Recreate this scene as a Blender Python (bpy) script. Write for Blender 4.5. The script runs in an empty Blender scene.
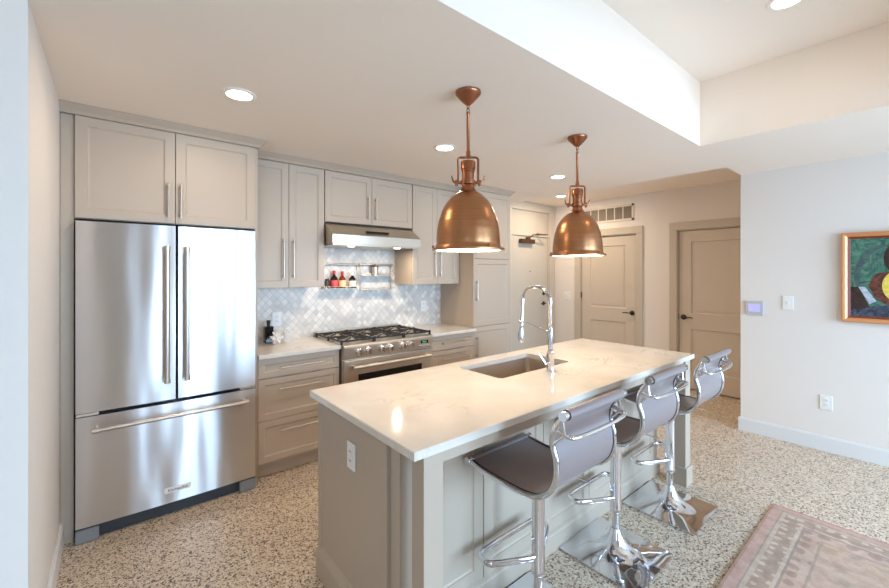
import bpy, bmesh, math, random
from mathutils import Vector, Matrix
random.seed(7)
S = bpy.context.scene
C = S.collection
PI = math.pi

# ------------------------------------------------------------------ camera
cam_d = bpy.data.cameras.new('camera'); cam = bpy.data.objects.new('camera', cam_d); C.objects.link(cam)
cam.location = (0, 0, 1.51)
cam.rotation_euler = (math.radians(90), 0, math.radians(50.306 - 90))
cam_d.sensor_width = 36.0
cam_d.lens = 36.0 * 400.5 / 889
cam_d.shift_y = (272 - 294) / 889
cam_d.clip_start = 0.05
S.camera = cam

# ------------------------------------------------------------------ world, daylight, exposure
W = bpy.data.worlds.new('world'); S.world = W; W.use_nodes = True
W.node_tree.nodes['Background'].inputs[0].default_value = (0.62, 0.78, 1.0, 1)
W.node_tree.nodes['Background'].inputs[1].default_value = 1.2
S.view_settings.view_transform = 'Standard'
S.view_settings.look = 'None'
S.view_settings.gamma = 1
S.view_settings.use_curve_mapping = False
S.view_settings.exposure = 0.22
S.cycles.max_bounces = 14
S.cycles.diffuse_bounces = 12
S.cycles.glossy_bounces = 5
S.cycles.sample_clamp_indirect = 10
S.cycles.caustics_reflective = False
S.cycles.caustics_refractive = False
S.cycles.use_denoising = True

def area(name, loc, rot, sx, sy, power, col):
    l = bpy.data.lights.new(name, 'AREA'); l.shape = 'RECTANGLE'; l.size = sx; l.size_y = sy
    l.energy = power; l.color = col; l.spread = math.radians(128)
    o = bpy.data.objects.new(name, l); C.objects.link(o); o.location = loc; o.rotation_euler = rot
    return o
BLUE = (0.48, 0.73, 1.0)
# daylight standing in the tall windows of the wall behind the camera, facing +y
WINS = ((-2.7, -2.1), (.80, 1.75), (2.35, 4.35))
for wa, wb in WINS:
    area('window_daylight', ((wa+wb)/2, -2.72, 1.2), (math.radians(76), 0, 0), wb-wa-.06, 2.05, 26*(wb-wa)*2.05, BLUE)

# ------------------------------------------------------------------ materials
def lin(c):
    return tuple(((v/255)/12.92 if v/255 <= .04045 else ((v/255+.055)/1.055)**2.4) for v in c) + (1.0,)
def mat(name, rgb, rough=.5, metal=0.0, **kw):
    m = bpy.data.materials.new(name); m.use_nodes = True
    b = m.node_tree.nodes['Principled BSDF']
    b.inputs['Base Color'].default_value = lin(rgb)
    b.inputs['Roughness'].default_value = rough
    b.inputs['Metallic'].default_value = metal
    for k, v in kw.items():
        b.inputs[k.replace('_', ' ')].default_value = v
    return m
class NT:
    """tiny node helper"""
    def __init__(s, m):
        s.m = m; s.t = m.node_tree; s.b = s.t.nodes['Principled BSDF']; s.tc = s.n('ShaderNodeTexCoord')
    def n(s, t, **p):
        x = s.t.nodes.new(t)
        for k, v in p.items(): setattr(x, k, v)
        return x
    def put(s, sock, v):
        if isinstance(v, bpy.types.NodeSocket): s.t.links.new(v, sock)
        elif v is not None: sock.default_value = v
    def math(s, op, a, b=None, c=None):
        x = s.n('ShaderNodeMath', operation=op); s.put(x.inputs[0], a)
        if b is not None: s.put(x.inputs[1], b)
        if c is not None: s.put(x.inputs[2], c)
        return x.outputs[0]
    def map(s, scale=(1,1,1), rot=(0,0,0), loc=(0,0,0), src=None):
        x = s.n('ShaderNodeMapping'); s.put(x.inputs[0], src or s.tc.outputs['Object'])
        x.inputs['Scale'].default_value = scale; x.inputs['Rotation'].default_value = rot; x.inputs['Location'].default_value = loc
        return x.outputs[0]
    def noise(s, vec, scale, detail=3, rough=.5, dist=0):
        x = s.n('ShaderNodeTexNoise'); s.put(x.inputs['Vector'], vec); x.inputs['Scale'].default_value = scale
        x.inputs['Detail'].default_value = detail; x.inputs['Roughness'].default_value = rough; x.inputs['Distortion'].default_value = dist
        return x.outputs['Fac']
    def voro(s, vec, scale, feature='F1', rnd=1.0):
        x = s.n('ShaderNodeTexVoronoi', feature=feature); s.put(x.inputs['Vector'], vec); x.inputs['Scale'].default_value = scale
        x.inputs['Randomness'].default_value = rnd
        return x
    def ramp(s, fac, stops, interp='LINEAR'):
        x = s.n('ShaderNodeValToRGB'); x.color_ramp.interpolation = interp; s.put(x.inputs[0], fac)
        e = x.color_ramp.elements
        while len(e) < len(stops): e.new(.5)
        for k, (p, c) in enumerate(stops):
            e[k].position = p; e[k].color = c if len(c) == 4 else lin(c)
        return x.outputs[0]
    def mix(s, fac, a, b, mode='MIX'):
        x = s.n('ShaderNodeMix', data_type='RGBA', blend_type=mode); s.put(x.inputs[0], fac)
        s.put(x.inputs[6], a if not isinstance(a, tuple) or len(a) == 4 else lin(a)); s.put(x.inputs[7], b if not isinstance(b, tuple) or len(b) == 4 else lin(b))
        return x.outputs[2]
    def bump(s, h, strength, dist=.01):
        x = s.n('ShaderNodeBump'); s.put(x.inputs['Height'], h); x.inputs['Strength'].default_value = strength; x.inputs['Distance'].default_value = dist
        s.t.links.new(x.outputs[0], s.b.inputs['Normal'])
    def color(s, c): s.put(s.b.inputs['Base Color'], c)
    def rough(s, c): s.put(s.b.inputs['Roughness'], c)

def paint(name, rgb, rough):
    m = mat(name, rgb, rough); t = NT(m)
    t.bump(t.noise(t.map(), 160, 2), .06, .002)
    return m
M_wall = paint('white_wall_paint', (228, 222, 216), .75)
M_wallwarm = M_wall
M_ceil = paint('ceiling_paint', (244, 233, 221), .85)
M_trim = paint('white_trim_paint', (222, 222, 222), .45)
M_cab = paint('greige_cabinet_paint', (184, 168, 151), .42)
M_isl = M_cab
M_door = paint('greige_door_paint', (204, 192, 177), .45)
M_case = paint('greige_casing_paint', (196, 186, 172), .45)
M_entry = paint('cream_entry_door_paint', (192, 184, 171), .45)
M_shadow = mat('dark_gap', (22, 20, 20), .9)
M_chrome = mat('chrome', (225, 226, 230), .05, 1.0)
M_nickel = mat('brushed_nickel', (200, 190, 180), .33, 1.0)
M_black = mat('black_iron', (34, 29, 27), .42)
M_blackglass = mat('black_glass', (12, 12, 14), .08)
M_white = mat('white_plastic', (236, 236, 234), .35)
M_rubber = mat('black_rubber', (18, 18, 18), .7)
M_darkgrey = mat('dark_grey_metal', (66, 70, 76), .5, .2)
M_footgrey = mat('grey_plastic', (134, 138, 142), .5)
M_bronze = mat('bronze_closer', (95, 70, 52), .4, .7)

def steel(name, rgb, rough, wave=0.0, axis='z', aniso=0, arot=0.0):
    m = mat(name, rgb, rough, 1.0); t = NT(m)
    sc = (2, 2, 260) if axis == 'x' else (260, 260, 2)
    br = t.noise(t.map(sc), 1.0, 3)
    t.rough(t.math('MULTIPLY_ADD', br, .05 if aniso else .12, rough - .03))
    if aniso:
        tn = t.n('ShaderNodeTangent', direction_type='RADIAL', axis='Z'); t.t.links.new(tn.outputs[0], t.b.inputs['Tangent'])
        t.b.inputs['Anisotropic'].default_value = aniso; t.b.inputs['Anisotropic Rotation'].default_value = arot
    if wave:
        t.bump(t.noise(t.map((5, 5, .9)), 1.0, 1), wave, .05)
    return m
M_fridge = steel('brushed_stainless_door', (216, 215, 217), .30, .22, 'x', .92, .25)
M_steel = steel('stainless_steel', (205, 194, 180), .32, 0, 'x')
M_sink = steel('sink_steel', (200, 188, 174), .38, 0, 'x')

# copper with brushed rings
M_copper = mat('brushed_copper', (196, 128, 84), .3, 1.0)
t = NT(M_copper)
nz = t.noise(t.map((2, 2, 160)), 1.0, 3)
t.color(t.ramp(nz, [(.3, (170, 120, 84)), (.7, (182, 132, 94))]))
t.rough(t.math('MULTIPLY_ADD', nz, .08, .27))
M_brass = mat('aged_copper_fittings', (158, 104, 76), .3, 1.0)

# quartz worktop
M_quartz = mat('white_quartz', (232, 226, 216), .1)
t = NT(M_quartz)
v = t.map((1, 1.6, 1), (0, 0, .5))
n1 = t.noise(v, 2.2, 6, .62, 1.6)
ve = t.math('ABSOLUTE', t.math('SUBTRACT', n1, .5))
vein = t.math('SUBTRACT', 1, t.math('MULTIPLY', ve, 38)); vein = t.math('MAXIMUM', vein, 0)
msk = t.ramp(t.noise(t.map(), 2.6, 2), [(.5, (0, 0, 0, 1)), (.68, (1, 1, 1, 1))])
vf = t.math('MULTIPLY', t.math('MULTIPLY', vein, msk), .42)
base = t.ramp(t.noise(t.map(), 5, 4), [(.3, (214, 206, 196)), (.7, (224, 217, 208))])
t.color(t.mix(vf, base, (150, 142, 134)))

# terrazzo floor
M_terr = mat('terrazzo', (200, 180, 160), .3)
t = NT(M_terr)
v = t.map()
vd = t.noise(v, 55, 2)
a = t.voro(v, 95); a2 = t.voro(v, 165); a3 = t.voro(v, 60)
cr = t.n('ShaderNodeSeparateColor'); t.put(cr.inputs[0], a.outputs['Color'])
cr2 = t.n('ShaderNodeSeparateColor'); t.put(cr2.inputs[0], a2.outputs['Color'])
cr3 = t.n('ShaderNodeSeparateColor'); t.put(cr3.inputs[0], a3.outputs['Color'])
big = t.ramp(cr.outputs[0], [(0, (72, 54, 44)), (.15, (118, 92, 74)), (.25, (178, 154, 132)), (.40, (212, 196, 176)), (.72, (226, 216, 202)), (.9, (198, 168, 140))], 'CONSTANT')
small = t.ramp(cr2.outputs[0], [(0, (70, 54, 46)), (.12, (146, 122, 102)), (.24, (208, 192, 172)), (.8, (220, 206, 188))], 'CONSTANT')
e = t.voro(v, 95, 'DISTANCE_TO_EDGE')
edge = t.math('GREATER_THAN', e.outputs['Distance'], .10)
pick = t.math('MULTIPLY', edge, t.math('GREATER_THAN', cr.outputs[1], .30))
t.color(t.mix(pick, small, big))
t.rough(t.math('MULTIPLY_ADD', vd, .12, .26))

# marble diamond mosaic (xz plane of the kitchen wall)
M_tile = mat('marble_diamond_mosaic', (220, 222, 226), .36)
t = NT(M_tile)
sep = t.n('ShaderNodeSeparateXYZ'); t.put(sep.inputs[0], t.tc.outputs['Object'])
X, Z = sep.outputs[0], sep.outputs[2]
cell = .047
u = t.math('DIVIDE', t.math('ADD', X, t.math('MULTIPLY', Z, .92)), cell * 1.35)
w = t.math('DIVIDE', t.math('SUBTRACT', X, t.math('MULTIPLY', Z, .92)), cell * 1.35)
comb = t.n('ShaderNodeCombineXYZ'); t.put(comb.inputs[0], t.math('FLOOR', u)); t.put(comb.inputs[1], t.math('FLOOR', w))
wn = t.n('ShaderNodeTexWhiteNoise', noise_dimensions='3D'); t.put(wn.inputs['Vector'], comb.outputs[0])
def edged(x):
    f = t.math('FRACT', x); g = t.math('SUBTRACT', 1, f); return t.math('MINIMUM', f, g)
ed = t.math('MINIMUM', edged(u), edged(w))
grout = t.math('LESS_THAN', ed, .035)
tilec = t.ramp(wn.outputs['Value'], [(0, (206, 203, 201)), (.25, (218, 214, 210)), (.6, (228, 224, 218)), (1, (244, 240, 234))])
cloud = t.ramp(t.noise(t.map(), 7, 5), [(.35, (224, 222, 222)), (.65, (255, 253, 250))])
tilec = t.mix(.8, tilec, cloud, 'MULTIPLY')
t.color(t.mix(grout, tilec, (186, 184, 182)))
t.bump(t.math('MINIMUM', t.math('MULTIPLY', ed, 8), 1), .3, .003)

# rug
M_rug = mat('faded_wool_rug', (190, 160, 145), .95)
RUGX, RUGY = (1.2, 3.3), (-2.46, .64)
t = NT(M_rug)
sep = t.n('ShaderNodeSeparateXYZ'); t.put(sep.inputs[0], t.tc.outputs['Object'])
hx, hy = (RUGX[1]-RUGX[0])/2, (RUGY[1]-RUGY[0])/2
ax = t.math('SUBTRACT', hx, t.math('ABSOLUTE', sep.outputs[0])); ay = t.math('SUBTRACT', hy, t.math('ABSOLUTE', sep.outputs[1]))
ee = t.math('MINIMUM', ax, ay)
wob = t.math('MULTIPLY', t.math('SUBTRACT', t.noise(t.map(), 30, 2), .5), .008)
ee = t.math('ADD', ee, wob)
bands = t.ramp(ee, [(0, (186, 152, 132)), (.012, (206, 172, 160)), (.055, (176, 164, 152)), (.066, (206, 186, 170)), (.085, (184, 162, 146)),
                    (.16, (212, 192, 176)), (.175, (172, 156, 144)), (.185, (206, 180, 164)), (.26, (184, 162, 148)), (.27, (204, 178, 162))], 'CONSTANT')
def motif(sc, lo, hi, loc=(0, 0, 0)):
    vv = t.voro(t.map(loc=loc), sc, 'F1', .35)
    n = t.noise(t.map(loc=loc), sc*1.6, 2)
    return t.ramp(t.math('ADD', vv.outputs['Distance'], t.math('MULTIPLY', n, .5)), [(lo, (1, 1, 1, 1)), (hi, (0, 0, 0, 1))])
inb = t.math('MULTIPLY', t.math('GREATER_THAN', ee, .085), t.math('LESS_THAN', ee, .16))
c1 = t.mix(t.math('MULTIPLY', motif(16, .5, .56), inb), bands, (214, 194, 176))
infield = t.math('GREATER_THAN', ee, .27)
inb2 = t.math('MULTIPLY', t.math('GREATER_THAN', ee, .185), t.math('LESS_THAN', ee, .26))
c2 = t.mix(t.math('MULTIPLY', motif(12, .52, .6, (3, 1, 0)), inb2), c1, (180, 154, 140))
fld = t.math('MULTIPLY', motif(7, .42, .5, (1, 2, 0)), infield)
c3 = t.mix(t.math('MULTIPLY', fld, .6), c2, (176, 162, 152))
fld2 = t.math('MULTIPLY', t.math('GREATER_THAN', t.noise(t.map(), 5, 4, .6, 2), .56), infield)
c4 = t.mix(t.math('MULTIPLY', fld2, .6), c3, (192, 170, 142))
wear = t.ramp(t.noise(t.map(), 14, 6, .7), [(.3, (214, 206, 200)), (.7, (255, 255, 255))])
t.color(t.mix(1, c4, wear, 'MULTIPLY'))
t.bump(t.noise(t.map(), 400, 2), .5, .003)

# stool sling
M_sling = mat('brown_mesh_sling', (134, 122, 122), .36, 0, Coat_Weight=.35, Coat_Roughness=.2)
t = NT(M_sling)
t.bump(t.noise(t.map(), 500, 1), .15, .001)
M_piping = mat('navy_edge_piping', (24, 30, 52), .4)
M_glass = mat('clear_glass', (246, 248, 250), .04, 0, Alpha=.22)

def emit(name, rgb, strength):
    m = bpy.data.materials.new(name); m.use_nodes = True
    b = m.node_tree.nodes['Principled BSDF']
    b.inputs['Base Color'].default_value = lin(rgb)
    b.inputs['Emission Color'].default_value = lin(rgb); b.inputs['Emission Strength'].default_value = strength
    return m
M_lamp = emit('lit_lamp', (255, 236, 212), 14)
M_bulb = emit('lit_bulb', (255, 232, 200), 30)
M_screen = emit('thermostat_screen', (176, 172, 220), .35)
M_green = emit('oven_display', (60, 170, 110), .25)

# ------------------------------------------------------------------ building helpers
ORG = {}
def tag(o, label=None, cat=None, group=None, kind=None):
    if label: o['label'] = label
    if cat: o['category'] = cat
    if group: o['group'] = group
    if kind: o['kind'] = kind
    return o
def thing(name, loc, label=None, cat=None, group=None, kind=None):
    o = bpy.data.objects.new(name, None); C.objects.link(o); o.location = loc; o.empty_display_size = .1
    ORG[o] = Vector(loc)
    return tag(o, label, cat, group, kind)

class MB:
    def __init__(s): s.bm = bmesh.new()
    def _merge(s, b, smooth=False):
        me = bpy.data.meshes.new('tmp'); 
        for f in b.faces: f.smooth = smooth
        b.to_mesh(me); b.free(); s.bm.from_mesh(me); bpy.data.meshes.remove(me)
    def box(s, x0, x1, y0, y1, z0, z1, bev=0.0, mi=0, segs=2):
        b = bmesh.new(); bmesh.ops.create_cube(b, size=1)
        for v in b.verts: v.co = Vector(((x0+x1)/2 + v.co.x*(x1-x0), (y0+y1)/2 + v.co.y*(y1-y0), (z0+z1)/2 + v.co.z*(z1-z0)))
        if bev: bmesh.ops.bevel(b, geom=b.edges[:], offset=bev, segments=segs, affect='EDGES', profile=.5)
        for f in b.faces: f.material_index = mi
        s._merge(b); return s
    def rings(s, rings, cap0=True, cap1=True, closed=True, smooth=True, mi=0, loop=False):
        b = bmesh.new(); R = [[b.verts.new(p) for p in r] for r in rings]
        n = len(R[0])
        pairs = list(zip(R[:-1], R[1:])) + ([(R[-1], R[0])] if loop else [])
        for a, c in pairs:
            for i in range(n if closed else n-1):
                j = (i+1) % n
                f = b.faces.new((a[i], a[j], c[j], c[i])); f.smooth = smooth
        if closed and not loop:
            if cap0: b.faces.new(R[0][::-1])
            if cap1: b.faces.new(R[-1])
        for f in b.faces: f.material_index = mi
        bmesh.ops.recalc_face_normals(b, faces=b.faces[:])
        me = bpy.data.meshes.new('tmp'); b.to_mesh(me); b.free(); s.bm.from_mesh(me); bpy.data.meshes.remove(me); return s
    def lathe(s, prof, center, n=40, axis='z', mi=0, cap0=True, cap1=True):
        c = Vector(center); rr = []
        for r, h in prof:
            r = max(r, 1e-4); ring = []
            for i in range(n):
                a = 2*PI*i/n; p, q = r*math.cos(a), r*math.sin(a)
                ring.append(c + (Vector((p, q, h)) if axis == 'z' else Vector((p, h, q)) if axis == 'y' else Vector((h, p, q))))
            rr.append(ring)
        return s.rings(rr, cap0, cap1, mi=mi)
    def tube(s, pts, r, n=12, mi=0, closed=False, ry=None):
        pts = [Vector(p) for p in pts]; rr = []; N = len(pts); up = None
        for i, p in enumerate(pts):
            if closed: d = pts[(i+1) % N] - pts[i-1]
            else: d = pts[min(i+1, N-1)] - pts[max(i-1, 0)]
            d.normalize()
            if up is None:
                up = Vector((0, 0, 1)) if abs(d.z) < .9 else Vector((1, 0, 0))
            side = d.cross(up).normalized(); up = side.cross(d).normalized()
            rad = r[i] if isinstance(r, (list, tuple)) else r
            rr.append([p + side*math.cos(2*PI*k/n)*rad + up*math.sin(2*PI*k/n)*(ry or rad) for k in range(n)])
        return s.rings(rr, loop=closed, mi=mi)
    def sheet(s, prof, x0, x1, th, mi=0):
        """profile [(y,z)] swept in x with thickness th"""
        P = [Vector((0, y, z)) for y, z in prof]; top = []; bot = []
        for i, p in enumerate(P):
            d = (P[min(i+1, len(P)-1)] - P[max(i-1, 0)]).normalized(); nrm = Vector((0, -d.z, d.y))
            top.append(p + nrm*th/2); bot.append(p - nrm*th/2)
        ring = top + bot[::-1]
        a = [Vector((x0, q.y, q.z)) for q in ring]; c = [Vector((x1, q.y, q.z)) for q in ring]
        b = bmesh.new(); n = len(top)
        A = [b.verts.new(p) for p in a]; D = [b.verts.new(p) for p in c]; m = len(A)
        for i in range(m):
            j = (i+1) % m; f = b.faces.new((A[i], A[j], D[j], D[i])); f.smooth = True
        for V in (A, D):
            for i in range(n-1): b.faces.new((V[i], V[i+1], V[m-2-i], V[m-1-i]))
        for f in b.faces: f.material_index = mi
        bmesh.ops.recalc_face_normals(b, faces=b.faces[:])
        me = bpy.data.meshes.new('tmp'); b.to_mesh(me); b.free(); s.bm.from_mesh(me); bpy.data.meshes.remove(me); return s
    def prism(s, poly, axis, a0, a1, mi=0, bev=0):
        """polygon in the plane normal to axis, extruded a0..a1"""
        def P(p, a):
            return {'x': (a, p[0], p[1]), 'y': (p[0], a, p[1]), 'z': (p[0], p[1], a)}[axis]
        b = bmesh.new(); A = [b.verts.new(P(p, a0)) for p in poly]; D = [b.verts.new(P(p, a1)) for p in poly]; m = len(A)
        for i in range(m):
            j = (i+1) % m; b.faces.new((A[i], A[j], D[j], D[i]))
        b.faces.new(A[::-1]); b.faces.new(D)
        bmesh.ops.recalc_face_normals(b, faces=b.faces[:])
        if bev: bmesh.ops.bevel(b, geom=b.edges[:], offset=bev, segments=2, affect='EDGES')
        for f in b.faces: f.material_index = mi
        s._merge(b); return s
    def shaker(s, face, a0, a1, z0, z1, pos, th=.02, rail=.057, rec=.009, rails=None, mi=0):
        """door leaf with recessed field(s); face '-y' : a=x, front at y=pos; face '-x': a=y, front at x=pos"""
        def P(a, z, d):
            return Vector((a, pos + d, z)) if face == '-y' else Vector((pos + d, a, z))
        fields = rails or [(z0 + rail, z1 - rail)]
        e = .0015
        def quadring(A0, A1, Z0, Z1, d): return [P(A0, Z0, d), P(A1, Z0, d), P(A1, Z1, d), P(A0, Z1, d)]
        b = bmesh.new()
        def ring(l): return [b.verts.new(p) for p in l]
        def conn(r1, r2):
            for i in range(4):
                j = (i+1) % 4; b.faces.new((r1[i], r1[j], r2[j], r2[i]))
        back = ring(quadring(a0, a1, z0, z1, th)); f0 = ring(quadring(a0, a1, z0, z1, e))
        conn(back, f0); b.faces.new(back)
        # front frame: stiles and rails as grid
        zs = [z0 + e]; 
        for (p, q) in fields: zs += [p, q]
        zs.append(z1 - e)
        A = [a0 + e, a0 + rail, a1 - rail, a1 - e]
        grid = [[b.verts.new(P(x, z, 0)) for x in A] for z in zs]
        for i in range(len(zs) - 1):
            for j in range(3):
                if i % 2 == 1 and j == 1: continue
                b.faces.new((grid[i][j], grid[i][j+1], grid[i+1][j+1], grid[i+1][j]))
        corners = [grid[0][0], grid[0][3], grid[-1][3], grid[-1][0]]
        # side bevel strip (n-gons towards the outer ring)
        b.faces.new([f0[0], f0[1], grid[0][3], grid[0][2], grid[0][1], grid[0][0]])
        b.faces.new([f0[1], f0[2]] + [grid[k][3] for k in range(len(zs)-1, -1, -1)])
        b.faces.new([f0[2], f0[3], grid[-1][0], grid[-1][1], grid[-1][2], grid[-1][3]])
        b.faces.new([f0[3], f0[0]] + [grid[k][0] for k in range(len(zs))])
        for k, (p, q) in enumerate(fields):
            i = 1 + 2*k
            r0 = [grid[i][1], grid[i][2], grid[i+1][2], grid[i+1][1]]
            r1 = ring(quadring(a0+rail+.003, a1-rail-.003, p+.003, q-.003, rec*.6)); conn(r0, r1)
            r2 = ring(quadring(a0+rail+.010, a1-rail-.010, p+.010, q-.010, rec)); conn(r1, r2)
            b.faces.new(r2)
        for f in b.faces: f.material_index = mi
        bmesh.ops.recalc_face_normals(b, faces=b.faces[:])
        me = bpy.data.meshes.new('tmp'); b.to_mesh(me); b.free(); s.bm.from_mesh(me); bpy.data.meshes.remove(me); return s
    def build(s, name, mats, parent=None, label=None, org=None):
        if not isinstance(mats, (list, tuple)): mats = [mats]
        if parent is not None: o0 = ORG[parent]
        elif org is not None: o0 = Vector(org)
        else: o0 = Vector((0, 0, 0))
        for v in s.bm.verts: v.co -= o0
        for e in s.bm.edges:
            if len(e.link_faces) == 2 and e.calc_face_angle(0) > .6: e.smooth = False
        me = bpy.data.meshes.new(name); s.bm.to_mesh(me); s.bm.free()
        for m in mats: me.materials.append(m)
        o = bpy.data.objects.new(name, me); C.objects.link(o)
        if parent is not None: o.parent = parent
        else: o.location = o0
        ORG[o] = o0
        if label: o['label'] = label
        return o
def copy_tree(o, parent=None):
    c = o.copy(); C.objects.link(c); ORG[c] = ORG[o]
    if parent: c.parent = parent
    for ch in list(o.children): copy_tree(ch, c)
    return c
def struct(mb, name, m, parent=None):
    o = mb.build(name, m, parent)
    if parent is None: o['kind'] = 'structure'
    return o
def catmull(pts, sub=6):
    P = [Vector(p) for p in pts]; out = []
    for i in range(len(P)-1):
        p0 = P[max(i-1, 0)]; p1 = P[i]; p2 = P[i+1]; p3 = P[min(i+2, len(P)-1)]
        for k in range(sub):
            t_ = k/sub
            out.append(.5*((2*p1) + (p2-p0)*t_ + (2*p0-5*p1+4*p2-p3)*t_*t_ + (3*p1-p0-3*p2+p3)*t_**3))
    out.append(P[-1]); return out
def bar_handle(parent, p0, p1, stand, r=.006, m=None, name='handle', inset=.02, flat=False):
    """bar pull between p0 and p1, standing off along +stand towards the leaf"""
    m = m or M_nickel; mb = MB(); p0 = Vector(p0); p1 = Vector(p1); d = (p1-p0).normalized()
    mb.tube([p0, p1], r)
    for q in (p0 + d*inset, p1 - d*inset): mb.tube([q, q + Vector(stand)], r*.85)
    return mb.build(name, m, parent)

# ------------------------------------------------------------------ room shell
H = 2.44; YK = 3.64; XR = 4.63; XD = 5.70; YE = 3.98; HH = 2.60; XL = -.222
XW = -3.2; YS = -2.8
struct(MB().box(XW-.15, XD+.15, YS-.15, YE+.15, -.1, 0), 'floor', M_terr)
c = MB()
c.box(XW-.15, 4.2, 1.07, YE+.15, H, 3.02)                 # kitchen soffit
c.box(3.34, XR, YS-.15, 1.07, H, 3.02)                    # right soffit
c.box(XW-.15, .2, YS-.15, 1.07, H, 3.02)                # left soffit, unseen, widened so less window light enters the tray
c.box(.2, 3.34, YS-.15, -.5, H, 3.02)                  # rear soffit, unseen, drawn forward to block window light from the tray
c.box(.2, 3.34, -.5, 1.07, 2.91, 3.02)                 # tray
c.box(4.2, XD+.15, 1.14, YE+.15, HH, 3.02)                # hall
c.box(4.2, XR, 1.07, 1.14, H, 3.02)
struct(c, 'ceiling', M_ceil)
struct(MB().box(XL, 3.57, YK, YE+.15, 0, H), 'wall_kitchen', M_wall)
struct(MB().box(XW, XL, 1.97, YE+.15, 0, H), 'wall_left', M_wall)
struct(MB().box(XR, XD+.15, YS-.15, 1.14, 0, HH), 'wall_right', M_wall)
struct(MB().box(XW-.15, XW, YS-.15, YE, 0, H), 'wall_far_left', M_wall)
# rear wall with three tall windows
mb = MB(); xs = [XW]
for wa, wb in WINS: xs += [wa, wb]
xs.append(XR)
for i in range(0, len(xs), 2): mb.box(xs[i], xs[i+1], YS-.15, YS, 0, H)
for wa, wb in WINS:
    mb.box(wa, wb, YS-.15, YS, 0, .1); mb.box(wa, wb, YS-.15, YS, 2.32, H)
struct(mb, 'wall_rear', M_wall)
for k, (wa, wb) in enumerate(WINS):
    mb = MB()
    for (p, q) in ((wa, wa+.045), (wb-.045, wb)): mb.box(p, q, YS-.1, YS-.04, .1, 2.32)
    if wb-wa > 1.5: mb.box((wa+wb)/2-.02, (wa+wb)/2+.02, YS-.1, YS-.04, .1, 2.32)
    for (p, q) in ((.1, .15), (2.27, 2.32)): mb.box(wa, wb, YS-.1, YS-.04, p, q)
    w_ = mb.build('window_%d' % (k+1), M_trim); w_['kind'] = 'structure'
    MB().box(wa+.04, wb-.04, YS-.075, YS-.068, .14, 2.28).build('pane', M_glass, w_)
# hall walls: entry wall (y) and doors wall (x), with openings
D1 = (2.62, 3.50); D2 = (1.21, 2.09); EN = (4.60, 5.54)
mb = MB()
for a, b in ((D1[1], YE+.15), (D2[1], D1[0]), (1.14, D2[0])): mb.box(XD, XD+.15, a, b, 0, HH)
for a, b in (D1, D2): mb.box(XD, XD+.15, a, b, 2.056, HH)
struct(mb, 'wall_hall', M_wall)
mb = MB().box(3.57, EN[0], YE, YE+.15, 0, HH).box(EN[1], XD, YE, YE+.15, 0, HH).box(*EN, YE, YE+.15, 2.47, HH)
struct(mb, 'wall_entry', M_wall)

def baseboard(name, pts):
    mb = MB()
    for (x0, x1, y0, y1) in pts:
        mb.box(x0, x1, y0, y1, 0, .118, .002)
        cx0, cx1, cy0, cy1 = x0, x1, y0, y1
        if (x1-x0) < (y1-y0): cx0 = x0 + (.006 if x1 >= XR-.03 else 0); cx1 = x1 - (0 if x1 >= XR-.03 else .006)
        mb.box(cx0, cx1, cy0, cy1, .116, .128, .002)
    return struct(mb, name, M_trim)
baseboard('baseboard_right', [(XR-.016, XR, YS, 1.156)])
baseboard('baseboard_left', [(XL, XL+.016, 1.97, 3.05)])
baseboard('baseboard_hall', [(XD-.015, XD, 2.20, 2.53), (XD-.015, XD, 3.592, YE)])

# doors of the hall
def casing_x(door, a0, a1, ztop, w=.092):
    mb = MB()
    mb.box(XD-.02, XD, a0-w, a0, 0, ztop, .003).box(XD-.02, XD, a1, a1+w, 0, ztop, .003).box(XD-.022, XD, a0-w, a1+w, ztop, ztop+.1, .003)
    mb.box(XD, XD+.12, a0, a0+.012, 0, ztop).box(XD, XD+.12, a1-.012, a1, 0, ztop).box(XD, XD+.12, a0, a1, ztop-.012, ztop)
    return mb.build('casing', M_case, door)
def lever(parent, p, dirv, n, name='lever_handle'):
    mb = MB(); p = Vector(p); n = Vector(n); dirv = Vector(dirv)
    axis = 'x' if abs(n.x) > .5 else 'y'
    sgn = n.x if axis == 'x' else n.y
    mb.lathe([(.001, 0), (.034, 0), (.034, .006*sgn), (.028, .012*sgn), (.011, .016*sgn), (.010, .05*sgn), (.001, .052*sgn)], p, 24, axis)
    q = p + n*.045
    mb.tube(catmull([q, q+dirv*.03+n*.004, q+dirv*.08+Vector((0, 0, .004)), q+dirv*.118+Vector((0, 0, -.003))], 5), .0075, 10)
    return mb.build(name, M_black, parent)
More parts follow.
